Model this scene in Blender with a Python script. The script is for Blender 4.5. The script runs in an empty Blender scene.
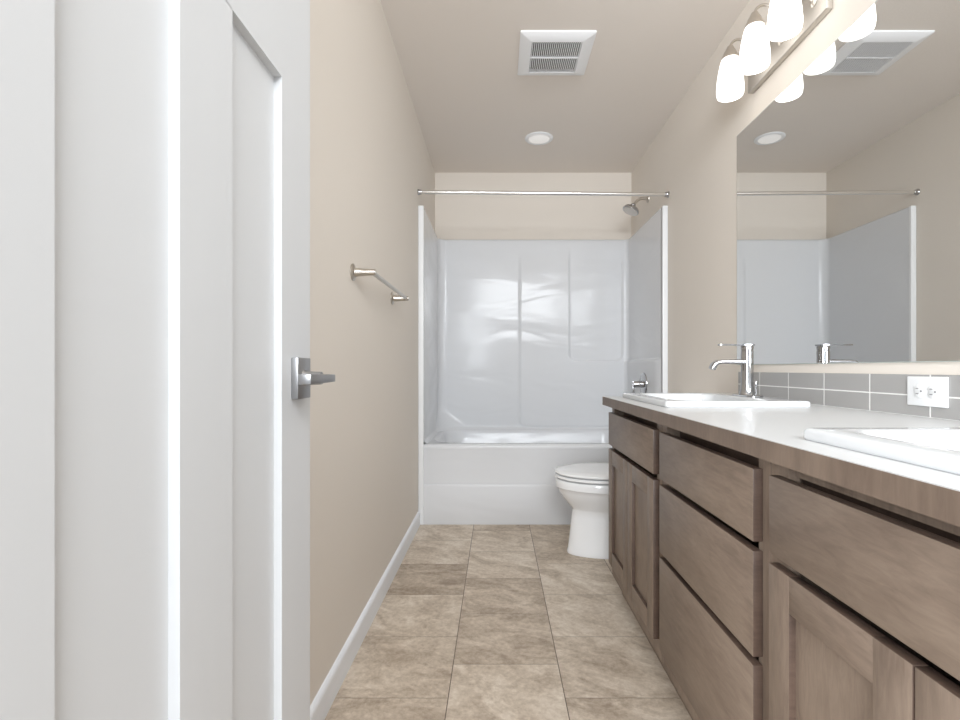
import bpy, bmesh, math
from mathutils import Vector, Matrix

C = bpy.context.scene.collection
SC = bpy.context.scene

# ------------------------------------------------------------------ camera
EYE = 0.951
cd = bpy.data.cameras.new('camera')
cam = bpy.data.objects.new('camera', cd); C.objects.link(cam)
cam.location = (0, 0, EYE); cam.rotation_euler = (math.pi / 2, 0, 0)
cd.sensor_fit = 'HORIZONTAL'; cd.sensor_width = 36.0
cd.lens = 500.0 / 960.0 * 36.0
cd.shift_x = -17.0 / 960.0; cd.shift_y = 8.5 / 960.0
cd.clip_start = 0.02
SC.camera = cam

# ------------------------------------------------------------------ world, lights, exposure
w = bpy.data.worlds.new('world'); SC.world = w; w.use_nodes = True
w.node_tree.nodes['Background'].inputs[0].default_value = (0.96, 0.98, 1.0, 1)
w.node_tree.nodes['Background'].inputs[1].default_value = 0.55
SC.view_settings.view_transform = 'Standard'
SC.view_settings.look = 'None'
SC.view_settings.gamma = 1.0
SC.view_settings.use_curve_mapping = False
SC.view_settings.exposure = 0.06

def area(name, loc, rot, sx, sy, power, col=(1, 1, 1)):
    l = bpy.data.lights.new(name, 'AREA'); l.shape = 'RECTANGLE'; l.size = sx; l.size_y = sy
    l.energy = power; l.color = col
    o = bpy.data.objects.new(name, l); C.objects.link(o)
    o.location = loc; o.rotation_euler = rot
    return o
# added fill lights at the open end behind the camera: one left, one high
area('hall_fill_left', (-0.90, -1.6, 1.49), (math.radians(90), 0, math.radians(-26)), 1.5, 1.1, 112, (0.90, 0.95, 1.0))
area('hall_fill_high', (0.40, -1.6, 2.2), (math.radians(70), 0, 0), 1.5, 0.7, 88, (0.91, 0.955, 1.0))
SHADE_GLOW = 1.45      # the vanity lamps' glass
CAN_GLOW = 0.3        # the shower downlight

# ------------------------------------------------------------------ materials
def mat(name, col, rough=0.5, metal=0.0, spec=0.5, coat=0.0, bump=None, emit=None):
    m = bpy.data.materials.new(name); m.use_nodes = True
    nt = m.node_tree; b = nt.nodes['Principled BSDF']
    b.inputs['Base Color'].default_value = (*col, 1)
    b.inputs['Roughness'].default_value = rough
    b.inputs['Metallic'].default_value = metal
    b.inputs['Specular IOR Level'].default_value = spec
    b.inputs['Coat Weight'].default_value = coat
    b.inputs['Coat Roughness'].default_value = 0.05
    if emit:
        b.inputs['Emission Color'].default_value = (*emit[0], 1)
        b.inputs['Emission Strength'].default_value = emit[1]
    if bump:
        sc, st, dist = bump[:3]
        tc = nt.nodes.new('ShaderNodeTexCoord')
        n = nt.nodes.new('ShaderNodeTexNoise'); n.inputs['Scale'].default_value = sc
        n.inputs['Detail'].default_value = 3
        bp = nt.nodes.new('ShaderNodeBump'); bp.inputs['Strength'].default_value = st
        bp.inputs['Distance'].default_value = dist
        src = tc.outputs['Object']
        if len(bump) > 3:
            mp = nt.nodes.new('ShaderNodeMapping'); mp.inputs['Scale'].default_value = bump[3]
            nt.links.new(src, mp.inputs['Vector']); src = mp.outputs['Vector']; n.inputs['Distortion'].default_value = 0.8; n.inputs['Detail'].default_value = 1.5
        nt.links.new(src, n.inputs['Vector'])
        nt.links.new(n.outputs['Fac'], bp.inputs['Height'])
        nt.links.new(bp.outputs['Normal'], b.inputs['Normal'])
    return m

def srgb(r, g, b):
    f = lambda c: (c / 255 / 12.92) if c / 255 <= 0.04045 else ((c / 255 + 0.055) / 1.055) ** 2.4
    return (f(r), f(g), f(b))

M_wall = mat('beige_wall_paint', srgb(231, 223, 213), 0.75, spec=0.25, bump=(140, 0.12, 0.002))
M_ceil = mat('beige_ceiling_paint', srgb(241, 233, 225), 0.85, spec=0.2, bump=(90, 0.2, 0.003))
M_white = mat('white_trim_paint', srgb(243, 246, 250), 0.45)
M_door = mat('white_door_paint', srgb(213, 214, 215), 0.5, bump=(35, 0.06, 0.002))
M_fiber = mat('white_gloss_fibreglass', srgb(223, 224, 226), 0.14, spec=0.20, bump=(1.0, 0.24, 0.03, (1.8, 1.8, 5.0)))
M_porc = mat('white_porcelain', srgb(212, 213, 214), 0.08, spec=0.6)
M_toilet = mat('toilet_porcelain', srgb(249, 250, 251), 0.08, spec=0.6)
M_plastic = mat('white_plastic', srgb(236, 237, 238), 0.35)
M_chrome = mat('chrome', (0.50, 0.50, 0.51), 0.13, metal=1.0)
M_bright = mat('bright_white_plastic', srgb(250, 251, 253), 0.4)
M_nickel = mat('brushed_nickel', (0.60, 0.56, 0.51), 0.3, metal=1.0)
M_rod = mat('satin_chrome_rod', (0.85, 0.84, 0.82), 0.22, metal=1.0)
M_plate = mat('matte_nickel', (0.60, 0.57, 0.53), 0.5, metal=1.0)
M_steel = mat('satin_steel', (0.42, 0.42, 0.43), 0.38, metal=1.0)
M_mirror = mat('mirror_silver', (0.88, 0.89, 0.89), 0.0, metal=1.0)
M_medge = mat('polished_glass_edge', srgb(190, 196, 190), 0.2)
M_dark = mat('dark_slot', (0.28, 0.28, 0.28), 0.8)
M_duct = mat('dark_fan_housing', (0.10, 0.10, 0.10), 0.8)
M_grout = mat('light_grout', srgb(236, 235, 232), 0.8)
M_tile = mat('grey_ceramic_tile', srgb(164, 162, 160), 0.3)
M_shade = mat('lit_frosted_glass', srgb(250, 246, 238), 0.4, emit=((1.0, 0.985, 0.965), SHADE_GLOW))
M_lens = mat('lit_downlight_lens', srgb(240, 240, 240), 0.4, emit=((1.0, 0.97, 0.93), CAN_GLOW))
M_counter = mat('greige_laminate', srgb(208, 208, 207), 0.3, spec=0.5)

def wood(name, axis, light=(143, 126, 111), dark=(103, 87, 76), seed=0.0):
    """stained maple: fine grain stretched along axis, with soft cloudy blotches"""
    m = bpy.data.materials.new(name); m.use_nodes = True
    nt = m.node_tree; b = nt.nodes['Principled BSDF']; L = nt.links.new
    tc = nt.nodes.new('ShaderNodeTexCoord')
    mp = nt.nodes.new('ShaderNodeMapping')
    s = [1, 1, 1]; s[axis] = 0.18
    mp.inputs['Scale'].default_value = s; mp.inputs['Location'].default_value = (seed, seed * 1.7, seed * 0.6)
    L(tc.outputs['Object'], mp.inputs['Vector'])
    g = nt.nodes.new('ShaderNodeTexNoise'); g.inputs['Scale'].default_value = 100; g.inputs['Detail'].default_value = 6
    g.inputs['Roughness'].default_value = 0.65; g.inputs['Distortion'].default_value = 0.6
    L(mp.outputs['Vector'], g.inputs['Vector'])
    mp2 = nt.nodes.new('ShaderNodeMapping'); s2 = [1, 1, 1]; s2[axis] = 0.45
    mp2.inputs['Scale'].default_value = s2; mp2.inputs['Location'].default_value = (seed * 2.1, seed, seed * 3.3)
    L(tc.outputs['Object'], mp2.inputs['Vector'])
    c = nt.nodes.new('ShaderNodeTexNoise'); c.inputs['Scale'].default_value = 7; c.inputs['Detail'].default_value = 4
    c.inputs['Distortion'].default_value = 1.2
    L(mp2.outputs['Vector'], c.inputs['Vector'])
    mx = nt.nodes.new('ShaderNodeMix'); mx.data_type = 'FLOAT'; mx.inputs[0].default_value = 0.55
    L(g.outputs['Fac'], mx.inputs[2]); L(c.outputs['Fac'], mx.inputs[3])
    r = nt.nodes.new('ShaderNodeValToRGB')
    r.color_ramp.elements[0].position = 0.30; r.color_ramp.elements[0].color = (*srgb(*dark), 1)
    r.color_ramp.elements[1].position = 0.68; r.color_ramp.elements[1].color = (*srgb(*light), 1)
    L(mx.outputs[0], r.inputs['Fac']); L(r.outputs['Color'], b.inputs['Base Color'])
    b.inputs['Roughness'].default_value = 0.42
    bp = nt.nodes.new('ShaderNodeBump'); bp.inputs['Strength'].default_value = 0.08; bp.inputs['Distance'].default_value = 0.002
    L(g.outputs['Fac'], bp.inputs['Height']); L(bp.outputs['Normal'], b.inputs['Normal'])
    return m
M_woodH = wood('stained_maple_level_grain', 1)
M_woodV = wood('stained_maple_upright_grain', 2, seed=3.1)
M_woodE = wood('stained_maple_dark', 0, (98, 80, 69), (66, 52, 45), seed=8.0)  # darker tone of the same wood
M_edge = wood('dark_wood_edge_band', 2, (128, 111, 97), (99, 83, 72), seed=5.0)

def floor_mat():
    m = bpy.data.materials.new('slate_look_floor_tile'); m.use_nodes = True
    nt = m.node_tree; b = nt.nodes['Principled BSDF']; L = nt.links.new
    N = lambda t: nt.nodes.new(t)
    tc = N('ShaderNodeTexCoord'); sx = N('ShaderNodeSeparateXYZ'); L(tc.outputs['Object'], sx.inputs[0])
    cx = N('ShaderNodeCombineXYZ')
    ax = N('ShaderNodeMath'); ax.operation = 'ADD'; ax.inputs[1].default_value = 0.141 + 0.3375 * 4
    ay = N('ShaderNodeMath'); ay.operation = 'ADD'; ay.inputs[1].default_value = -1.443 + 0.3295 * 10
    L(sx.outputs['X'], ax.inputs[0]); L(sx.outputs['Y'], ay.inputs[0])
    L(ay.outputs[0], cx.inputs['X']); L(ax.outputs[0], cx.inputs['Y'])
    def brick(c1, c2, mo, ms):
        k = N('ShaderNodeTexBrick'); k.offset = 0.5; k.offset_frequency = 2; k.squash = 1.0
        k.inputs['Scale'].default_value = 1; k.inputs['Mortar Size'].default_value = ms
        k.inputs['Mortar Smooth'].default_value = 0.2
        k.inputs['Brick Width'].default_value = 0.3295; k.inputs['Row Height'].default_value = 0.3375
        k.inputs['Color1'].default_value = (*c1, 1); k.inputs['Color2'].default_value = (*c2, 1)
        k.inputs['Mortar'].default_value = (*mo, 1)
        L(cx.outputs[0], k.inputs['Vector']); return k
    rnd = brick((0, 0, 0), (1, 1, 1), (0.5, 0.5, 0.5), 0.0)
    jt = brick((1, 1, 1), (1, 1, 1), (0.15, 0.15, 0.15), 0.0011)
    bw = N('ShaderNodeRGBToBW'); L(rnd.outputs['Color'], bw.inputs[0])
    wv = N('ShaderNodeMath'); wv.operation = 'MULTIPLY'; wv.inputs[1].default_value = 37.0; L(bw.outputs[0], wv.inputs[0])
    # each tile turns its clouds its own way
    rot = N('ShaderNodeVectorRotate'); rot.rotation_type = 'Z_AXIS'
    an = N('ShaderNodeMath'); an.operation = 'MULTIPLY_ADD'; an.inputs[1].default_value = 0.55; an.inputs[2].default_value = 0.1
    L(bw.outputs[0], an.inputs[0]); L(an.outputs[0], rot.inputs['Angle']); L(tc.outputs['Object'], rot.inputs['Vector'])
    mp = N('ShaderNodeMapping'); mp.inputs['Scale'].default_value = (1.0, 1.9, 1); L(rot.outputs[0], mp.inputs['Vector'])
    n1 = N('ShaderNodeTexNoise'); n1.noise_dimensions = '4D'; n1.inputs['Scale'].default_value = 5.0
    n1.inputs['Detail'].default_value = 9; n1.inputs['Roughness'].default_value = 0.66; n1.inputs['Distortion'].default_value = 1.3
    L(mp.outputs[0], n1.inputs['Vector']); L(wv.outputs[0], n1.inputs['W'])
    n2 = N('ShaderNodeTexNoise'); n2.noise_dimensions = '4D'; n2.inputs['Scale'].default_value = 60
    n2.inputs['Detail'].default_value = 6; n2.inputs['Roughness'].default_value = 0.7
    L(tc.outputs['Object'], n2.inputs['Vector']); L(wv.outputs[0], n2.inputs['W'])
    mx = N('ShaderNodeMix'); mx.data_type = 'FLOAT'; mx.inputs[0].default_value = 0.36
    L(n1.outputs['Fac'], mx.inputs[2]); L(n2.outputs['Fac'], mx.inputs[3])
    sh = N('ShaderNodeMath'); sh.operation = 'MULTIPLY_ADD'; sh.inputs[1].default_value = 0.13; sh.inputs[2].default_value = -0.065
    L(bw.outputs[0], sh.inputs[0])
    ad = N('ShaderNodeMath'); ad.operation = 'ADD'; L(mx.outputs[0], ad.inputs[0]); L(sh.outputs[0], ad.inputs[1])
    r = N('ShaderNodeValToRGB'); cr = r.color_ramp
    cr.elements[0].position = 0.34; cr.elements[0].color = (*srgb(151, 134, 116), 1)
    cr.elements[1].position = 0.66; cr.elements[1].color = (*srgb(231, 220, 205), 1)
    e = cr.elements.new(0.45); e.color = (*srgb(183, 167, 149), 1)
    e = cr.elements.new(0.535); e.color = (*srgb(206, 191, 173), 1)
    L(ad.outputs[0], r.inputs['Fac'])
    fm = N('ShaderNodeMix'); fm.data_type = 'RGBA'
    fm.inputs[6].default_value = (*srgb(104, 92, 80), 1)
    jw = N('ShaderNodeRGBToBW'); L(jt.outputs['Color'], jw.inputs[0])
    m1 = N('ShaderNodeMath'); m1.operation = 'MODULO'; m1.inputs[1].default_value = 0.3375; L(ax.outputs[0], m1.inputs[0])
    m2 = N('ShaderNodeMath'); m2.operation = 'SUBTRACT'; m2.inputs[1].default_value = 0.16875; L(m1.outputs[0], m2.inputs[0])
    m3 = N('ShaderNodeMath'); m3.operation = 'ABSOLUTE'; L(m2.outputs[0], m3.inputs[0])
    m4 = N('ShaderNodeMath'); m4.operation = 'LESS_THAN'; m4.inputs[1].default_value = 0.16875 - 0.0014; L(m3.outputs[0], m4.inputs[0])
    jb = N('ShaderNodeMath'); jb.operation = 'MULTIPLY'; L(jw.outputs[0], jb.inputs[0]); L(m4.outputs[0], jb.inputs[1])
    L(jb.outputs[0], fm.inputs[0]); L(r.outputs['Color'], fm.inputs[7])
    L(fm.outputs[2], b.inputs['Base Color'])
    b.inputs['Roughness'].default_value = 0.5
    bp = N('ShaderNodeBump'); bp.inputs['Strength'].default_value = 0.25; bp.inputs['Distance'].default_value = 0.003
    ml = N('ShaderNodeMath'); ml.operation = 'MULTIPLY'; L(ad.outputs[0], ml.inputs[0]); L(jb.outputs[0], ml.inputs[1])
    L(ml.outputs[0], bp.inputs['Height']); L(bp.outputs['Normal'], b.inputs['Normal'])
    return m
M_floor = floor_mat()

# ------------------------------------------------------------------ mesh helpers
def world_loc(o):
    v = Vector((0, 0, 0))
    while o is not None:
        v += o.location; o = o.parent
    return v

def link(name, bm, m, parent=None, smooth=True, label=None):
    off = world_loc(parent) if parent else Vector((0, 0, 0))
    bmesh.ops.translate(bm, verts=bm.verts, vec=-off)
    me = bpy.data.meshes.new(name); bm.to_mesh(me); bm.free()
    for mm in (m if isinstance(m, (list, tuple)) else [m]): me.materials.append(mm)
    if smooth:
        me.shade_smooth()
        try: me.set_sharp_from_angle(angle=math.radians(38))
        except Exception: pass
    o = bpy.data.objects.new(name, me); C.objects.link(o)
    if parent: o.parent = parent
    if label: o['label'] = label
    return o

def struct(name, bm, m, smooth=False):
    o = link(name, bm, m, None, smooth); o['kind'] = 'structure'; return o

def thing(name, label, cat, loc, group=None):
    o = bpy.data.objects.new(name, None); C.objects.link(o)
    o.empty_display_size = 0.05
    o.location = loc; o['label'] = label; o['category'] = cat
    if group: o['group'] = group
    return o

def copy_tree(o, parent=None):
    c = o.copy(); C.objects.link(c); c.parent = parent
    for ch in list(o.children): copy_tree(ch, c)
    return c

def box(bm, x0, x1, y0, y1, z0, z1, bev=0.0, seg=2, mi=0):
    t = bmesh.new()
    bmesh.ops.create_cube(t, size=1)
    for v in t.verts:
        v.co = Vector(((x0 + x1) / 2 + v.co.x * (x1 - x0), (y0 + y1) / 2 + v.co.y * (y1 - y0), (z0 + z1) / 2 + v.co.z * (z1 - z0)))
    if bev > 0:
        bmesh.ops.bevel(t, geom=t.edges[:], offset=bev, segments=seg, profile=0.5, affect='EDGES')
    for f in t.faces: f.material_index = mi
    join(bm, t)

def join(bm, t):
    me = bpy.data.meshes.new('tmp'); t.to_mesh(me); t.free()
    bm.from_mesh(me); bpy.data.meshes.remove(me)

def loft(bm, loops, cap0=True, cap1=True, closed=True, mi=0):
    vs = [[bm.verts.new(p) for p in lp] for lp in loops]
    n = len(loops[0])
    for a, b in zip(vs, vs[1:]):
        for i in range(n if closed else n - 1):
            j = (i + 1) % n
            bm.faces.new((a[i], a[j], b[j], b[i])).material_index = mi
    if cap0: bm.faces.new(list(reversed(vs[0]))).material_index = mi
    if cap1: bm.faces.new(vs[-1]).material_index = mi
    bmesh.ops.recalc_face_normals(bm, faces=bm.faces)

def frame_of(d):
    d = Vector(d).normalized()
    u = d.cross(Vector((0, 0, 1)))
    if u.length < 1e-4: u = Vector((1, 0, 0))
    u.normalize(); return d, u, d.cross(u).normalized()

def lathe(bm, origin, axis, prof, n=32, cap0=True, cap1=True, mi=0):
    """prof: (distance along axis, radius)"""
    d, u, v = frame_of(axis); o = Vector(origin)
    loops = [[o + d * h + (u * math.cos(2 * math.pi * i / n) + v * math.sin(2 * math.pi * i / n)) * max(r, 1e-5) for i in range(n)] for h, r in prof]
    t = bmesh.new(); loft(t, loops, cap0, cap1, mi=mi); join(bm, t)

def tube(bm, pts, r, n=14, mi=0):
    pts = [Vector(p) for p in pts]; loops = []
    pu = None
    for i, p in enumerate(pts):
        d = (pts[min(i + 1, len(pts) - 1)] - pts[max(i - 1, 0)]).normalized()
        if pu is None: _, u, _ = frame_of(d)
        else:
            u = pu - d * pu.dot(d); u.normalize()
        pu = u; v = d.cross(u)
        rr = r[i] if isinstance(r, (list, tuple)) else r
        loops.append([p + (u * math.cos(2 * math.pi * k / n) + v * math.sin(2 * math.pi * k / n)) * rr for k in range(n)])
    t = bmesh.new(); loft(t, loops, mi=mi); join(bm, t)

def rrect(cx, cy, hx, hy, r, z, n=8):
    """rounded rectangle loop, 4*(n+1) points"""
    r = min(r, hx - 1e-4, hy - 1e-4); out = []
    for q, (sx, sy) in enumerate(((1, 1), (-1, 1), (-1, -1), (1, -1))):
        for k in range(n + 1):
            a = math.pi / 2 * (q + k / n)
            out.append(Vector((cx + sx * (hx - r) + r * math.cos(a), cy + sy * (hy - r) + r * math.sin(a), z)))
    return out

def S(t):
    t = min(1.0, max(0.0, t)); return t * t * (3 - 2 * t)

# ------------------------------------------------------------------ room shell
XL, XR, YB, H = -0.48, 1.04, 3.87, 2.467
YF = -0.10
bm = bmesh.new(); box(bm, XL - 0.1, XR + 0.1, YF - 0.02, YB + 0.1, -0.08, 0.0); struct('floor', bm, M_floor)
bm = bmesh.new(); box(bm, XL - 0.1, XR + 0.1, YF - 0.02, YB + 0.1, H, H + 0.1); struct('ceiling', bm, M_ceil)
bm = bmesh.new(); box(bm, XL - 0.1, XL, YF, YB + 0.1, 0, H); struct('wall_left', bm, M_wall)
bm = bmesh.new(); box(bm, XR, XR + 0.1, YF, YB + 0.1, 0, H); struct('wall_right', bm, M_wall)
bm = bmesh.new(); box(bm, XL, XR, YB, YB + 0.1, 0, H); struct('wall_back', bm, M_wall)

def baseboard(name, x0, x1, y0, y1, inner):
    bm = bmesh.new()
    s = 1 if inner > 0 else -1
    t = 0.013
    xw = x0
    prof = [(0, 0), (t, 0), (t, 0.070), (t * 0.85, 0.077), (t * 0.5, 0.082), (0, 0.084)]
    loft(bm, [[Vector((xw + s * a, y, b)) for a, b in prof] for y in (y0, y1)])
    struct(name, bm, M_white)
baseboard('baseboard_left', XL, 0, 0.02, 3.034, 1)
baseboard('baseboard_right', XR, 0, 2.122, 3.034, -1)

# ------------------------------------------------------------------ door (opened along the left wall)
DX, DT = -0.300, 0.035
dy0, dy1, dz1 = 0.008, 0.802, 2.035
bm = bmesh.new()
core = 0.011
box(bm, DX - DT + core, DX - core, dy0 + 0.002, dy1 - 0.002, 0.012, dz1 - 0.002)
panels = [(0.113, 0.245), (0.339, 0.473), (0.567, 0.697)]
ys = [dy0] + [v for p in panels for v in p] + [dy1]
PZ0, PZ1 = 0.25, 1.358; QZ0, QZ1 = 1.475, 1.905
for (xa, xb) in ((DX - core - 0.001, DX), (DX - DT, DX - DT + core + 0.001)):
    for i in range(0, 8, 2):                                    # stiles and mullions between the upright panels
        if i in (0, 6): box(bm, xa, xb, ys[i], ys[i + 1], 0.010, dz1)
        else: box(bm, xa, xb, ys[i], ys[i + 1], PZ0 - 0.001, PZ1 + 0.001)
    box(bm, xa, xb, ys[1], ys[6], 0.010, PZ0)
    box(bm, xa, xb, ys[1], ys[6], PZ1, QZ0)
    box(bm, xa, xb, ys[1], ys[6], QZ1, dz1)
door = struct('door_1', bm, M_door)
door['label'] = 'white craftsman door with recessed upright panels, standing open along the left wall'
hz, hy = 0.9365, 0.752
bm = bmesh.new()
box(bm, DX + 0.0002, DX + 0.0105, 0.728, 0.777, hz - 0.0305, hz + 0.0305, 0.0012)
handle = link('door_handle', bm, M_steel, door, label='satin steel lever handle with square rose')
bm = bmesh.new()
lathe(bm, (DX + 0.0105, hy, hz), (1, 0, 0), [(0, 0.0125), (0.003, 0.0105), (0.024, 0.0095), (0.0258, 0.0095)])
link('neck', bm, M_steel, handle)
bm = bmesh.new()
lp = []
for (y, hh) in ((0.661, 0.0070), (0.70, 0.0066), (0.738, 0.0060), (0.762, 0.0054)):
    xo = 0.0088
    lp.append([Vector((DX + 0.0452 + a, y, hz + b)) for a, b in ((-xo, -hh), (xo, -hh), (xo, hh), (-xo, hh))])
loft(bm, lp)
bmesh.ops.bevel(bm, geom=[e for e in bm.edges], offset=0.0012, segments=2, profile=0.5, affect='EDGES')
link('lever', bm, M_steel, handle)

# ------------------------------------------------------------------ one-piece tub and shower surround
TY = 3.04
tub = thing('tub_shower_unit', 'white glossy one-piece bathtub and shower surround filling the alcove', 'bathtub', (0.28, TY, 0))
sxl, sxr, syb, ztop, zdk = -0.447, 1.004, 3.835, 1.942, 0.489

def sd_box(x, z, x0, x1, z0, z1, r):
    cx, cz, hx, hz_ = (x0 + x1) / 2, (z0 + z1) / 2, (x1 - x0) / 2 - r, (z1 - z0) / 2 - r
    qx, qz = abs(x - cx) - hx, abs(z - cz) - hz_
    return math.hypot(max(qx, 0), max(qz, 0)) + min(max(qx, qz), 0) - r

def surround():
    bm = bmesh.new()
    zs = [zdk - 0.004]
    z = zdk
    while z < ztop - 0.012:
        zs.append(z)
        near = min(abs(z - k) for k in (0.50, 1.01))
        z += 0.006 if near < 0.05 else 0.016
    zs += [ztop - 0.010]
    xs_back = []
    x = 0.0
    N = 150
    rows = []
    for z in zs:
        RL = 0.060 + 0.17 * (1 - S((z - zdk) / 0.20)) ** 1.4
        RR = 0.032 + 0.08 * (1 - S((z - zdk) / 0.10))
        path = []                                              # (x, y, nx, ny, tag)
        for k in range(22):
            y = TY + 0.012 + (syb - RL - TY - 0.012) * k / 22; path.append((sxl, y, 1, 0, 'L'))
        for k in range(24):
            a = math.pi - math.pi / 2 * k / 24
            path.append((sxl + RL + RL * math.cos(a), syb - RL + RL * math.sin(a), -math.cos(a), -math.sin(a), 'C'))
        xa, xb = sxl + RL, sxr - RR
        for k in range(N + 1):
            path.append((xa + (xb - xa) * k / N, syb, 0, -1, 'B'))
        for k in range(1, 13):
            a = math.pi / 2 - math.pi / 2 * k / 12
            path.append((sxr - RR + RR * math.cos(a), syb - RR + RR * math.sin(a), -math.cos(a), -math.sin(a), 'D'))
        for k in range(1, 23):
            y = syb - RR + (TY + 0.012 - syb + RR) * k / 22; path.append((sxr, y, -1, 0, 'R'))
        row = []
        for (px, py, nx, ny, tg) in path:
            d = 0.0
            fade = 1 - S((z - 1.68) / 0.18)
            if tg == 'B' or (tg in 'DR'):
                xx = px if tg == 'B' else 1.1
                d += 0.011 * S(-sd_box(xx, z, 0.1665, 9, 0.500, 9, 0.05) / 0.016) * fade if tg == 'B' else 0.0
                if tg == 'D': d += 0.011 * fade * S(-sd_box(1.1, z, 0.1665, 9, 0.500, 9, 0.05) / 0.016) * abs(ny)
            if tg == 'B':
                d -= 0.014 * S(-sd_box(px, z, 0.5475, 0.968, 1.004, 9, 0.06) / 0.012) * (1 - S((z - 1.72) / 0.16))
                d += 0.0
            if tg in 'DR':
                q = 1.0 if tg == 'R' else abs(nx)
                d += 0.014 * q * (1 - S((z - 1.000) / 0.016)) * S((z - 0.50) / 0.03) * (S((py - TY - 0.012) / 0.06) if tg == 'R' else 1.0)
            d += 0.022 * (1 - S((z - zdk + 0.004) / 0.03)) ** 2     # cove into the deck
            row.append(Vector((px + nx * d, py + ny * d, z)))
        rows.append((row, path))
    loops = []
    def cap_row(row, path, xl, z):
        # outward to the walls
        out = []
        for p, (px, py, nx, ny, tg) in zip(row, path):
            out.append(Vector((min(max(p.x - nx * xl, XL + 0.002), XR - 0.002), min(p.y - ny * xl, YB - 0.003), z)))
        return out
    L = [r for r, _ in rows]
    last, lp = rows[-1]
    L.append(cap_row(last, lp, 0.004, ztop - 0.003)); L.append(cap_row(last, lp, 0.010, ztop)); L.append(cap_row(last, lp, 0.029, ztop))
    vs = [[bm.verts.new(p) for p in r] for r in L]
    for a, b in zip(vs, vs[1:]):
        for i in range(len(a) - 1): bm.faces.new((a[i], a[i + 1], b[i + 1], b[i]))
    bmesh.ops.recalc_face_normals(bm, faces=bm.faces)
    return bm
wallsur = link('shower_surround', surround(), M_fiber, tub)

bm = bmesh.new()                                                # tub: apron, rim, basin
xa, xb = XL + 0.030, XR - 0.030
prof = [(TY + 0.004, 0.001), (TY + 0.004, 0.006), (TY + 0.000, 0.012), (TY + 0.000, 0.232), (TY + 0.002, 0.240), (TY + 0.008, 0.245),
        (TY + 0.008, 0.452), (TY + 0.005, 0.460), (TY + 0.003, 0.472), (TY + 0.007, 0.482), (TY + 0.015, 0.488), (TY + 0.030, zdk)]
ap = bmesh.new()
n = 24
vs = [[ap.verts.new((xa + (xb - xa) * i / n, y, z)) for i in range(n + 1)] for y, z in prof]
for a, b in zip(vs, vs[1:]):
    for i in range(n): ap.faces.new((a[i], a[i + 1], b[i + 1], b[i]))
join(bm, ap)
cxm, cym = (sxl + sxr) / 2, (TY + 0.03 + syb) / 2
hx, hyy = (xb - xa) / 2, (syb - TY - 0.03) / 2
t = bmesh.new()
bx_, by_ = (-0.40 + 0.95) / 2, (3.115 + 3.800) / 2
bhx, bhy = (0.95 + 0.40) / 2, (3.800 - 3.115) / 2
loft(t, [rrect((xa + xb) / 2, cym, hx, hyy, 0.004, zdk), rrect(bx_, by_, bhx + 0.014, bhy + 0.014, 0.17, zdk), rrect(bx_, by_, bhx + 0.004, bhy + 0.004, 0.165, zdk - 0.003),
         rrect(bx_, by_, bhx - 0.006, bhy - 0.005, 0.16, zdk - 0.012), rrect(bx_, by_, bhx - 0.014, bhy - 0.011, 0.155, zdk - 0.028), rrect(bx_ + 0.01, by_, bhx - 0.04, bhy - 0.035, 0.14, 0.30),
         rrect(bx_ + 0.02, by_, bhx - 0.06, bhy - 0.05, 0.12, 0.16), rrect(bx_ + 0.02, by_, bhx - 0.10, bhy - 0.08, 0.10, 0.115),
         rrect(bx_ + 0.02, by_, bhx - 0.16, bhy - 0.13, 0.08, 0.10)], cap0=False)
join(bm, t)
bmesh.ops.recalc_face_normals(bm, faces=bm.faces)
link('bathtub', bm, M_fiber, tub, label='low bathtub with rounded rim and plain front apron')
for nm_x in ((XL + 0.0015, XL + 0.0335), (XR - 0.0335, XR - 0.0015)):
    bm = bmesh.new()
    box(bm, nm_x[0], nm_x[1], TY - 0.004, TY + 0.016, 0.001, ztop - 0.001, 0.003, 3)
    link('front_flange', bm, M_plastic, tub, label='flat white edge strip of the surround')

# shower rod
zl, zr, ry = 2.020, 2.006, 3.030
rod = thing('shower_curtain_rod', 'bare chrome shower curtain rod across the tub alcove', 'curtain rod', (0.28, ry, 2.013))
bm = bmesh.new(); tube(bm, [(XL + 0.004, ry, zl), (XR - 0.004, ry, zr)], 0.0115, 20); link('rod', bm, M_rod, rod)
for x, z, s in ((XL, zl, 1), (XR, zr, -1)):
    bm = bmesh.new(); lathe(bm, (x + s * 0.0006, ry, z), (s, 0, 0), [(0, 0.019), (0.003, 0.019), (0.006, 0.0165), (0.010, 0.0145), (0.022, 0.0138)]); link('flange', bm, M_chrome, rod)

# shower head
sy = 3.44
shw = thing('shower_sprayer', 'chrome shower head on a bent arm above the right side of the tub', 'shower head', (XR, sy, 2.11))
bm = bmesh.new(); lathe(bm, (XR - 0.0006, sy, 2.118), (-1, 0, 0), [(0, 0.028), (0.004, 0.027), (0.010, 0.018), (0.014, 0.010)]); link('wall_flange', bm, M_nickel, shw)
bm = bmesh.new()
arm = [(XR - 0.010, sy, 2.116), (XR - 0.035, sy, 2.121), (XR - 0.055, sy, 2.119), (XR - 0.070, sy, 2.110), (XR - 0.086, sy, 2.094), (XR - 0.101, sy, 2.078)]
tube(bm, arm, 0.0095); link('arm', bm, M_nickel, shw)
ha = Vector((-0.43, -0.10, -0.88)).normalized(); ho = Vector(arm[-1])
bm = bmesh.new()
lathe(bm, ho - ha * 0.006, ha, [(0, 0.010), (0.004, 0.016), (0.012, 0.018), (0.018, 0.015), (0.022, 0.020), (0.028, 0.036), (0.037, 0.051), (0.046, 0.057), (0.054, 0.058), (0.058, 0.055)])
hd = link('spray_head', bm, M_chrome, shw)
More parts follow.
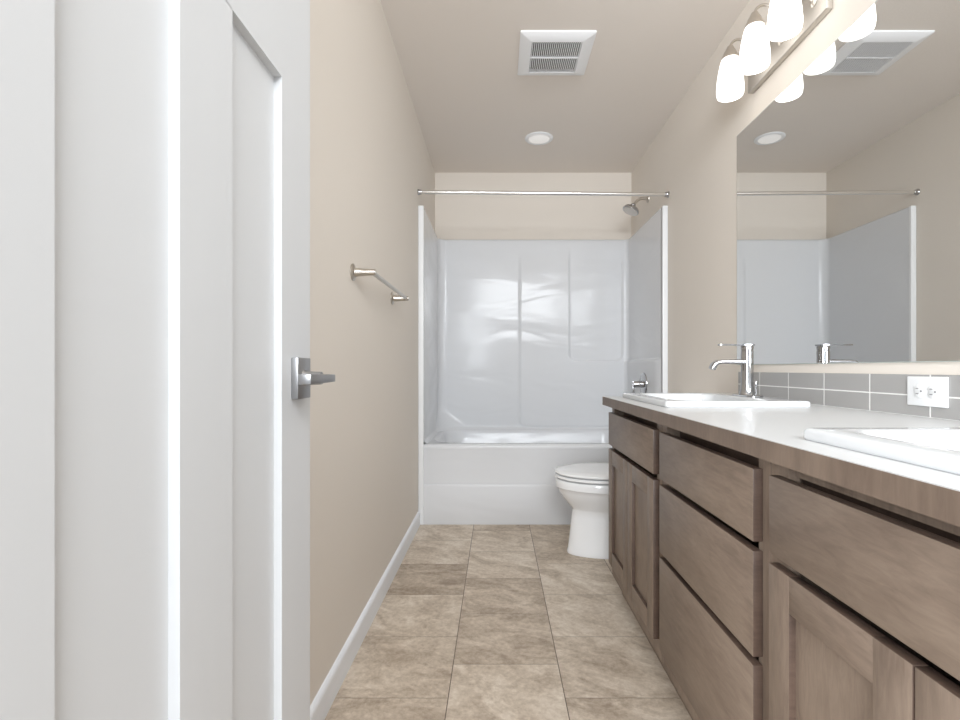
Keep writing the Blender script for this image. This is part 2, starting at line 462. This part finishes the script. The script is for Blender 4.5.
bm = bmesh.new(); lathe(bm, ho + ha * 0.0522, ha, [(0, 0.050), (0.002, 0.050), (0.003, 0.046)]); link('spray_face', bm, M_nickel, hd)

# shower valve on the right side of the surround
vx, vy, vz = sxr - 0.0145, 3.37, 0.845
val = thing('shower_valve', 'chrome shower valve with lever handle on the right wall of the tub', 'shower valve', (vx, vy, vz))
bm = bmesh.new(); lathe(bm, (vx - 0.0002, vy, vz), (-1, 0, 0), [(0, 0.078), (0.005, 0.077), (0.009, 0.070), (0.010, 0.03)]); link('escutcheon', bm, M_chrome, val)
bm = bmesh.new(); lathe(bm, (vx - 0.010, vy, vz), (-1, 0, 0), [(0, 0.024), (0.02, 0.022), (0.062, 0.021), (0.066, 0.018)]); hub = link('hub', bm, M_chrome, val)
bm = bmesh.new(); box(bm, vx - 0.078, vx - 0.064, vy - 0.011, vy + 0.011, vz - 0.098, vz + 0.021, 0.003); link('lever', bm, M_chrome, hub)

# ------------------------------------------------------------------ toilet
tc_ = 2.59
toi = thing('toilet', 'white porcelain toilet with closed lid between the vanity and tub', 'toilet', (0.70, tc_, 0))
def egg(xf, xb, hw, z, n=48, pw=2.3):
    """egg outline: rounded front at xf (towards -X), squarer at the back"""
    out = []
    xm = xf + (xb - xf) * 0.52
    for k in range(n):
        a = 2 * math.pi * k / n
        c, s = math.cos(a), math.sin(a)
        p = 2.0 if c < 0 else 3.2
        cc = math.copysign(abs(c) ** (2 / p), c); ss = math.copysign(abs(s) ** (2 / p), s)
        x = xm + cc * ((xm - xf) if c < 0 else (xb - xm))
        out.append(Vector((x, tc_ + ss * hw, z)))
    return out
bm = bmesh.new()
loft(bm, [egg(.364, .86, .104, 0.001), egg(.362, .86, .106, .012), egg(.368, .86, .102, .03), egg(.376, .86, .097, .10), egg(.387, .86, .094, .19), egg(.392, .86, .096, .225),
          egg(.385, .855, .104, .236), egg(.366, .85, .122, .258), egg(.342, .84, .145, .288), egg(.320, .83, .166, .322), egg(.312, .825, .174, .342), egg(.3055, .82, .1805, .346), egg(.304, .82, .182, .362), egg(.304, .82, .182, .380),
          egg(.307, .82, .179, .3845), egg(.316, .815, .170, .386), egg(.345, .80, .14, .3862)])
link('bowl', bm, M_toilet, toi)
bm = bmesh.new()
loft(bm, [egg(.335, .76, .150, .3865), egg(.335, .76, .150, .3925), egg(.304, .78, .182, .3930), egg(.300, .78, .186, .396), egg(.300, .78, .186, .404), egg(.304, .775, .182, .4075), egg(.33, .76, .155, .408)])
link('seat', bm, M_toilet, toi)
bm = bmesh.new()
loft(bm, [egg(.335, .76, .150, .4084), egg(.335, .76, .150, .4135), egg(.303, .785, .183, .4140), egg(.298, .79, .188, .420), egg(.301, .79, .185, .4265), egg(.312, .785, .174, .4315), egg(.35, .76, .14, .4355), egg(.42, .70, .08, .4375)])
lid = link('lid', bm, M_toilet, toi)
for s in (-1, 1):
    bm = bmesh.new(); lathe(bm, (.797, tc_ + s * .075 - .014, .412), (0, 1, 0), [(0, .010), (.002, .012), (.026, .012), (.028, .010)], 16); link('hinge', bm, M_toilet, toi)
bm = bmesh.new()
loft(bm, [rrect(.925, tc_, .085, .19, .03, .378), rrect(.925, tc_, .095, .205, .03, .40), rrect(.928, tc_, .100, .222, .03, .725)])
link('tank', bm, M_toilet, toi)
bm = bmesh.new()
loft(bm, [rrect(.928, tc_, .103, .226, .03, .7255), rrect(.926, tc_, .107, .230, .03, .732), rrect(.926, tc_, .107, .230, .03, .752), rrect(.926, tc_, .100, .223, .03, .759)])
link('tank_lid', bm, M_toilet, toi)
bm = bmesh.new(); box(bm, .811, .8285, tc_ - .165, tc_ - .085, .672, .684, .003); link('flush_lever', bm, M_chrome, toi)

# ------------------------------------------------------------------ vanity cabinets
CT = EYE - 0.118            # counter top height
CB = CT - 0.035
FX, FD = 0.487, 0.019       # face frame plane, door thickness
CABTOP = CB - 0.0005
def Zd(drop): return EYE - drop
z_ff1, z_ff0 = Zd(.183), Zd(.317)          # top drawer / false front
z_d1, z_d0 = Zd(.334), Zd(.811)            # doors
z_fb = Zd(.868)

def carcass(root, y0, y1, rails, stile_far, stile_near, deep_rail=False):
    bm = bmesh.new()
    x1 = XR - 0.0015
    box(bm, FX + 0.019, x1, y0 + .0005, y0 + .016, 0.102, CABTOP); box(bm, FX + 0.019, x1, y1 - .016, y1 - .0005, 0.102, CABTOP)
    box(bm, x1 - .012, x1, y0 + .016, y1 - .016, 0.102, CABTOP); box(bm, FX + 0.019, x1 - .012, y0 + .016, y1 - .016, .102, .118)
    link('cabinet_box', bm, M_woodV, root, smooth=False)
    bm = bmesh.new()
    box(bm, FX, FX + .019, y0 + .0005, stile_near, z_fb, CABTOP); box(bm, FX, FX + .019, stile_far, y1 - .0005, z_fb, CABTOP)
    for k, (a, b) in enumerate(rails):
        off = 0.012 if (deep_rail and k == 0) else 0.0
        box(bm, FX + off, FX + .019 + off, stile_near, stile_far, a, b)
    link('face_frame', bm, M_woodV, root, smooth=False)
    bm = bmesh.new(); box(bm, FX + .045, FX + .060, y0 + .017, y1 - .017, Zd(.34), CABTOP); link('gap_blocker', bm, M_woodE, root, smooth=False)  # added dark board that blocks light behind the gap over the fronts
    bm = bmesh.new(); box(bm, .528, .544, y0 + .0005, y1 - .0005, 0.0005, .103); link('toe_kick', bm, M_woodH, root, smooth=False)

def darken_edges(bm):  # darker wood on edge faces and panel reveals
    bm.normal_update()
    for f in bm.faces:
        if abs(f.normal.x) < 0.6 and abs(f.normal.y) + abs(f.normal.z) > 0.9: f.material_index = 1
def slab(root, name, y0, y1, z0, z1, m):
    bm = bmesh.new(); box(bm, FX - FD, FX - 0.0004, y0, y1, z0, z1, 0.0018, 2); darken_edges(bm); return link(name, bm, [m, M_woodE], root)

def shaker(root, y0, y1, z0, z1):
    w_ = 0.060
    bm = bmesh.new()
    bv = 0.0013
    box(bm, FX - FD, FX - .0004, y0, y0 + w_, z0, z1, bv); box(bm, FX - FD, FX - .0004, y1 - w_, y1, z0, z1, bv)
    darken_edges(bm); dr = link('door', bm, [M_woodV, M_woodE], root)
    for za, zb in ((z0 + .0003, z0 + w_), (z1 - w_, z1 - .0003)):
        bm = bmesh.new(); box(bm, FX - FD + .0003, FX - .0005, y0 + w_ - .001, y1 - w_ + .001, za, zb, bv)
        darken_edges(bm); link('door_rail', bm, [M_woodH, M_woodE], dr)
    bm = bmesh.new(); box(bm, FX - FD + .011, FX - .003, y0 + w_ - .004, y1 - w_ + .004, z0 + w_ - .004, z1 - w_ + .004); link('door_panel', bm, M_woodV, dr, smooth=False)
    return dr

rails_sink = [(z_fb, Zd(.805))]
rails_near = [(Zd(.181), CABTOP), (z_fb, Zd(.805))]
fs = thing('sink_cabinet', 'taupe stained sink cabinet with two panelled doors at the far end, beside the toilet', 'cabinet', (0.74, 1.795, 0))
carcass(fs, 1.473, 2.114, rails_sink, 2.075, 1.52)
slab(fs, 'false_front', 1.498, 2.098, z_ff0, z_ff1, M_woodH)
shaker(fs, 1.498, 1.7965, z_d0, z_d1); shaker(fs, 1.7995, 2.098, z_d0, z_d1)

dc = thing('drawer_cabinet', 'taupe stained cabinet of three flat drawers in the middle of the vanity', 'cabinet', (0.74, 1.18, 0))
carcass(dc, 0.889, 1.472, [(z_fb, Zd(.805))], 1.43, 0.93)
for a, b in ((.183, .317), (.334, .528), (.543, .811)):
    slab(dc, 'drawer', 0.914, 1.443, Zd(b), Zd(a), M_woodH)

ns = thing('sink_cabinet', 'taupe stained sink cabinet with two panelled doors, nearest the camera', 'cabinet', (0.74, 0.56, 0))
carcass(ns, 0.225, 0.888, rails_near, 0.835, 0.29, deep_rail=True)
slab(ns, 'false_front', 0.262, 0.861, z_ff0, z_ff1, M_woodH)
shaker(ns, 0.262, 0.5605, z_d0, z_d1); shaker(ns, 0.5635, 0.862, z_d0, z_d1)

# countertop with two cut-outs
CX0, CY0, CY1 = 0.4465, 0.205, 2.117
ctr = thing('countertop', 'pale greige laminate countertop with dark wood front edge along the vanity', 'countertop', (0.74, 1.16, CB))
sinks = [1.772, 0.573]
sinkx0, sinkx1, shy = 0.509, 0.950, 0.267
bx0, bx1, bhy_ = sinkx0 + 0.056, sinkx1 - 0.100, shy - 0.040
def slab_holes(x0, x1, y0, y1, z0, z1, holes):
    bm = bmesh.new()
    xs = sorted({x0, x1, *[h[0] for h in holes], *[h[1] for h in holes]}); ys_ = sorted({y0, y1, *[h[2] for h in holes], *[h[3] for h in holes]})
    solid = {}
    for i in range(len(xs) - 1):
        for j in range(len(ys_) - 1):
            mx_, my_ = (xs[i] + xs[i + 1]) / 2, (ys_[j] + ys_[j + 1]) / 2
            solid[i, j] = not any(h[0] < mx_ < h[1] and h[2] < my_ < h[3] for h in holes)
    def q(*p): bm.faces.new([bm.verts.new(v) for v in p])
    for (i, j), s in solid.items():
        if not s: continue
        a, b, c, d = xs[i], xs[i + 1], ys_[j], ys_[j + 1]
        q((a, c, z1), (b, c, z1), (b, d, z1), (a, d, z1)); q((a, d, z0), (b, d, z0), (b, c, z0), (a, c, z0))
        if not solid.get((i - 1, j)): q((a, c, z0), (a, c, z1), (a, d, z1), (a, d, z0))
        if not solid.get((i + 1, j)): q((b, c, z0), (b, d, z0), (b, d, z1), (b, c, z1))
        if not solid.get((i, j - 1)): q((a, c, z0), (b, c, z0), (b, c, z1), (a, c, z1))
        if not solid.get((i, j + 1)): q((a, d, z0), (a, d, z1), (b, d, z1), (b, d, z0))
    bmesh.ops.remove_doubles(bm, verts=bm.verts, dist=1e-5)
    bmesh.ops.recalc_face_normals(bm, faces=bm.faces)
    return bm
holes = [(bx0 - .012, bx1 + .012, c - bhy_ - .012, c + bhy_ + .012) for c in sinks]
link('worktop', slab_holes(CX0 + .0022, XR - .0015, CY0, CY1 - .0022, CB, CT, holes), M_counter, ctr, smooth=False)
bm = bmesh.new()
box(bm, CX0, CX0 + .002, CY0, CY1, CB, CT - .0012); box(bm, CX0 + .002, XR - .0015, CY1 - .002, CY1, CB, CT - .0012)
link('edge_band', bm, M_edge, ctr, smooth=False, label='dark wood-look front edge')

# sinks
def make_sink(cy, label):
    r = thing('drop_in_sink', label, 'sink', (0.70, cy, CT), 'drop-in sinks in the vanity')
    cx = (sinkx0 + sinkx1) / 2; hx_ = (sinkx1 - sinkx0) / 2
    bx = (bx0 + bx1) / 2; bh = (bx1 - bx0) / 2
    z = CT + .0004
    bm = bmesh.new()
    loft(bm, [rrect(bx, cy, bh * .62, bhy_ * .66, .05, z - .128), rrect(bx, cy, bh * .85, bhy_ * .9, .06, z - .115), rrect(bx, cy, bh + .004, bhy_ + .004, .05, z - .02), rrect(bx, cy, bh + .006, bhy_ + .006, .05, z),
              rrect(cx, cy, hx_ - .002, shy - .002, .014, z), rrect(cx, cy, hx_, shy, .014, z + .003), rrect(cx, cy, hx_, shy, .014, z + .013), rrect(cx, cy, hx_ - .002, shy - .002, .014, z + .0170), rrect(cx, cy, hx_ - .006, shy - .006, .012, z + .0190),
              rrect(bx, cy, bh + .010, bhy_ + .010, .05, z + .0185), rrect(bx, cy, bh + .004, bhy_ + .004, .05, z + .0172), rrect(bx, cy, bh - .001, bhy_ - .001, .048, z + .013),
              rrect(bx, cy, bh - .006, bhy_ - .008, .05, z - .02), rrect(bx, cy, bh - .018, bhy_ - .025, .055, z - .09), rrect(bx, cy, bh - .035, bhy_ - .045, .055, z - .11), rrect(bx, cy, bh - .08, bhy_ - .10, .05, z - .118)])
    link('basin', bm, M_porc, r)
    bm = bmesh.new(); lathe(bm, (bx + .02, cy, z - .1178), (0, 0, 1), [(0, .031), (.002, .031), (.003, .026), (.0015, .022), (.006, .018), (.007, .010)], 24); link('drain', bm, M_chrome, r)
    return r
sk = make_sink(sinks[0], 'white rectangular drop-in sink with the faucet, at the far end of the countertop')
# faucet
FYc, FXc, FZ = 1.795, 0.898, CT + 0.0196
fc = thing('faucet', 'tall chrome single lever faucet on the far sink', 'faucet', (FXc, FYc, FZ), 'vanity faucets')
bm = bmesh.new(); loft(bm, [rrect(FXc, FYc, .029, .075, .028, FZ), rrect(FXc, FYc, .029, .075, .028, FZ + .004), rrect(FXc, FYc, .026, .072, .026, FZ + .006)]); link('base_plate', bm, M_chrome, fc)
bm = bmesh.new(); lathe(bm, (FXc, FYc, FZ + .006), (0, 0, 1), [(0, .028), (.004, .0265), (.012, .0235), (.03, .0215), (.06, .021), (.155, .021), (.156, .0195), (.160, .0195), (.161, .0212), (.172, .0212), (.1745, .020)]); link('body', bm, M_chrome, fc)
bm = bmesh.new()
sp = [(-.012, .122, .0092, .0175), (-.06, .1225, .0085, .0165), (-.095, .1225, .0075, .016), (-.108, .1205, .0078, .016), (-.117, .114, .0084, .016), (-.123, .104, .009, .016), (-.126, .0955, .009, .0155)]
lps = []
for i, (dx, dz, th, wd) in enumerate(sp):
    a = Vector((sp[max(i - 1, 0)][0], 0, sp[max(i - 1, 0)][1])); b = Vector((sp[min(i + 1, len(sp) - 1)][0], 0, sp[min(i + 1, len(sp) - 1)][1]))
    d = (b - a).normalized(); nrm = Vector((d.z, 0, -d.x))
    c = Vector((FXc + dx, FYc, FZ + dz))
    lps.append([c + nrm * (math.copysign(abs(math.sin(2 * math.pi * k / 20)) ** .5, math.sin(2 * math.pi * k / 20)) * th) + Vector((0, 1, 0)) * (math.copysign(abs(math.cos(2 * math.pi * k / 20)) ** .5, math.cos(2 * math.pi * k / 20)) * wd) for k in range(20)])
loft(bm, lps); link('spout', bm, M_chrome, fc)
bm = bmesh.new()
lps = []
for dx, wd, zz in ((.020, .016, 0), (.012, .019, 0), (-.02, .017, 0), (-.06, .012, .0005), (-.098, .011, .001), (-.102, .008, .001)):
    lps.append([Vector((FXc + dx, FYc + s * wd, FZ + .1822 + zz + t * .0024)) for s, t in ((-1, -1), (1, -1), (1, 1), (-1, 1))])
loft(bm, lps); link('lever_handle', bm, M_chrome, fc)
bm = bmesh.new(); lathe(bm, (FXc + .042, FYc + .02, FZ), (0, 0, 1), [(0, .010), (.003, .010), (.005, .003), (.036, .0025), (.038, .005), (.050, .0055), (.054, .003)], 14); link('lift_rod', bm, M_chrome, fc)
sk2 = copy_tree(sk); sk2.location.y = sinks[1]; sk2['label'] = 'white rectangular drop-in sink cut off by the right edge, nearest the camera'
fc2 = copy_tree(fc); fc2.location.y = sinks[1] + FYc - sinks[0]; fc2['label'] = 'tall chrome single lever faucet on the near sink at the right'

# ------------------------------------------------------------------ backsplash, outlet, mirror
BY1 = 2.135; BX = XR - 0.0015
bm = bmesh.new()
bz0, bz1 = CT + .0006, EYE - .0145
bzm = (bz0 + bz1) / 2
box(bm, BX - .0080, BX, CY0, BY1, bz0, bz1 - .0005, mi=1)
edges = [BY1]
y = 1.961
while y > CY0: edges.append(y); y -= 0.193
edges.append(CY0)
for a, b in zip(edges, edges[1:]):
    for (z0, z1) in ((bz0 + .0012, bzm - .0014), (bzm + .0014, bz1)):
        box(bm, BX - .0085, BX - .001, b + (.0017 if b > CY0 else 0), a - (.0017 if a < BY1 else 0), z0, z1, .0008, 1, mi=0)
bs = link('tile_backsplash', bm, [M_tile, M_grout])
bs['label'] = 'low backsplash of two rows of grey tiles along the countertop'; bs['category'] = 'backsplash'

ox = BX - .0087; oy, oz = 1.194, EYE - .055
ou = thing('wall_outlet', 'white double wall outlet set sideways in the grey tile backsplash', 'outlet', (ox, oy, oz))
bm = bmesh.new(); box(bm, ox - .0055, ox, oy - .0555, oy + .0555, oz - .0355, oz + .0355, .002, 3); link('cover_plate', bm, M_plastic, ou)
for s in (-1, 1):
    bm = bmesh.new()
    cy = oy + s * .0195
    t = bmesh.new()
    def oct_(xx, sc):
        return [Vector((xx, cy + max(-.0135, min(.0135, .017 * math.cos(2 * math.pi * k / 28))) * sc, oz + .0165 * math.sin(2 * math.pi * k / 28) * sc)) for k in range(28)]
    loft(t, [oct_(ox - .004, 1), oct_(ox - .0068, 1), oct_(ox - .0074, .95)]); join(bm, t)
    rc = link('receptacle', bm, M_plastic, ou)
    bm = bmesh.new()
    for dz in (-.0062, .0062): box(bm, ox - .0077, ox - .0070, cy - .0005, cy + .0075, oz + dz - .0011, oz + dz + .0011)
    lathe(bm, (ox - .0070, cy - .0075, oz), (-1, 0, 0), [(0, .0026), (.0007, .0026)], 10)
    link('slots', bm, M_dark, rc)
bm = bmesh.new(); lathe(bm, (ox - .0054, oy, oz), (-1, 0, 0), [(0, .0035), (.001, .003)], 12); link('screw', bm, M_plastic, ou)

mir = thing('mirror', 'large frameless mirror on the right wall above the vanity', 'mirror', (XR, 1.18, EYE + .5))
MY0, MY1, MZ0, MZ1 = 0.215, 2.158, EYE + .0155, EYE + 1.003
bm = bmesh.new(); box(bm, XR - .0050, XR - .0006, MY0, MY1, MZ0, MZ1); link('backing', bm, M_medge, mir, smooth=False)
bm = bmesh.new()
bm.faces.new([bm.verts.new(v) for v in ((XR - .0054, MY0 + .002, MZ0 + .002), (XR - .0054, MY0 + .002, MZ1 - .002), (XR - .0054, MY1 - .002, MZ1 - .002), (XR - .0054, MY1 - .002, MZ0 + .002))])
t = bmesh.ops.extrude_face_region(bm, geom=bm.faces[:])
bmesh.ops.translate(bm, verts=[v for v in t['geom'] if isinstance(v, bmesh.types.BMVert)], vec=(.0004, 0, 0))
bmesh.ops.recalc_face_normals(bm, faces=bm.faces)
link('glass', bm, M_mirror, mir, smooth=False)

# ------------------------------------------------------------------ vanity light
def make_light():
    yc = 1.786
    r = thing('vanity_light', 'three-shade brushed nickel vanity light above the mirror, over the far sink', 'light fixture', (XR, yc, 2.13), 'vanity lights above the mirror')
    bm = bmesh.new(); box(bm, XR - .024, XR - .0006, yc - .242, yc + .242, 2.064, 2.190, .004, 3)
    link('backplate', bm, M_plate, r)
    for k in (-1, 0, 1):
        y = yc + k * .187; xs_ = 0.920
        bm = bmesh.new()
        lathe(bm, (XR - .0236, y, 2.128), (-1, 0, 0), [(0, .020), (.004, .019), (.010, .010)], 20)
        pts = [(XR - .030, y, 2.128)]
        for q in range(0, 13):
            a = math.pi * q / 12
            pts.append((xs_ + .0345 + .0345 * math.cos(a), y, 2.215 + .035 * math.sin(a)))
        pts[1:1] = [(XR - .045, y, 2.140), (XR - .052, y, 2.17)]
        tube(bm, pts, .0048, 10); am = link('arm', bm, M_nickel, r)
        bm = bmesh.new(); lathe(bm, (xs_, y, 2.222), (0, 0, -1), [(0, .008), (.002, .012), (.012, .016), (.022, .022), (.044, .0315), (.053, .0335)]); link('shade_holder', bm, M_nickel, r)
        bm = bmesh.new()
        prof = [(2.176, 0.0272), (2.171, 0.0308), (2.16, 0.035), (2.145, 0.0389), (2.12, 0.0439), (2.09, 0.0483), (2.06, 0.0508), (2.045, 0.051), (2.033, 0.0497), (2.026, 0.0475), (2.0255, 0.0439), (2.034, 0.0449), (2.06, 0.0465), (2.12, 0.0397), (2.16, 0.0293), (2.171, 0.0251)]
        lathe(bm, (xs_, y, 0), (0, 0, 1), prof, 36, True, True); link('shade', bm, M_shade, r, label='lit frosted white glass bell shade')
    return r
vl = make_light()
vl2 = copy_tree(vl); vl2.location.y = 0.575; vl2['label'] = 'three-shade brushed nickel vanity light over the near sink, beyond the right edge'

# ------------------------------------------------------------------ ceiling vent, downlight
vt = thing('exhaust_fan_vent', 'square white exhaust fan grille on the ceiling', 'vent', (.2765, 2.4075, H))
x0, x1, y0, y1 = .105, .448, 2.240, 2.575
cx, cy = (x0 + x1) / 2, (y0 + y1) / 2; hx, hy_ = (x1 - x0) / 2, (y1 - y0) / 2
bm = bmesh.new()
loft(bm, [rrect(cx, cy, hx, hy_, .006, H - .0006, 3), rrect(cx, cy, hx, hy_, .006, H - .006, 3), rrect(cx, cy, hx - .006, hy_ - .006, .006, H - .010, 3), rrect(cx, cy, hx - .050, hy_ - .044, .006, H - .022, 3),
          rrect(cx, cy, hx - .056, hy_ - .050, .005, H - .022, 3), rrect(cx, cy, hx - .057, hy_ - .051, .005, H - .004, 3)], cap0=False, cap1=False)
link('frame', bm, M_bright, vt)
gx, gy = hx - .056, hy_ - .050
bm = bmesh.new(); box(bm, cx - gx, cx + gx, cy - gy, cy + gy, H - .004, H - .001); link('housing', bm, M_duct, vt, smooth=False)
bm = bmesh.new()
nsl = 25
for k in range(nsl):
    x = cx - gx + (k + .5) * 2 * gx / nsl
    box(bm, x - .0018, x + .0018, cy - gy, cy + gy, H - .022, H - .012)
box(bm, cx - gx, cx + gx, cy - .003, cy + .003, H - .0225, H - .012)
link('grille', bm, M_bright, vt, smooth=False)

dl = thing('recessed_downlight', 'small round white recessed light in the ceiling above the tub', 'ceiling light', (.276, 3.29, H))
bm = bmesh.new(); lathe(bm, (.276, 3.29, H - .0006), (0, 0, -1), [(0, .093), (.003, .093), (.007, .088), (.008, .072), (.005, .068)], 40); link('trim_ring', bm, M_bright, dl)
bm = bmesh.new(); lathe(bm, (.276, 3.29, H - .0056), (0, 0, -1), [(0, .0675), (.0015, .0675), (.004, .055), (.0055, .02)], 32); link('lens', bm, M_lens, dl)

# ------------------------------------------------------------------ towel bar
tb = thing('towel_bar', 'brushed nickel towel bar on the left wall', 'towel bar', (XL, 1.97, EYE + .32))
tz = EYE + .3195
for y in (1.66, 2.279):
    bm = bmesh.new(); lathe(bm, (XL + .0005, y, tz), (1, 0, 0), [(0, .0285), (.004, .0285), (.007, .024), (.010, .0165), (.014, .0142), (.045, .0122), (.074, .0102), (.0775, .0080)]); link('post', bm, M_nickel, tb)
bm = bmesh.new(); tube(bm, [(XL + .066, 1.66, tz), (XL + .066, 2.279, tz)], .0078, 16); link('bar', bm, M_nickel, tb)
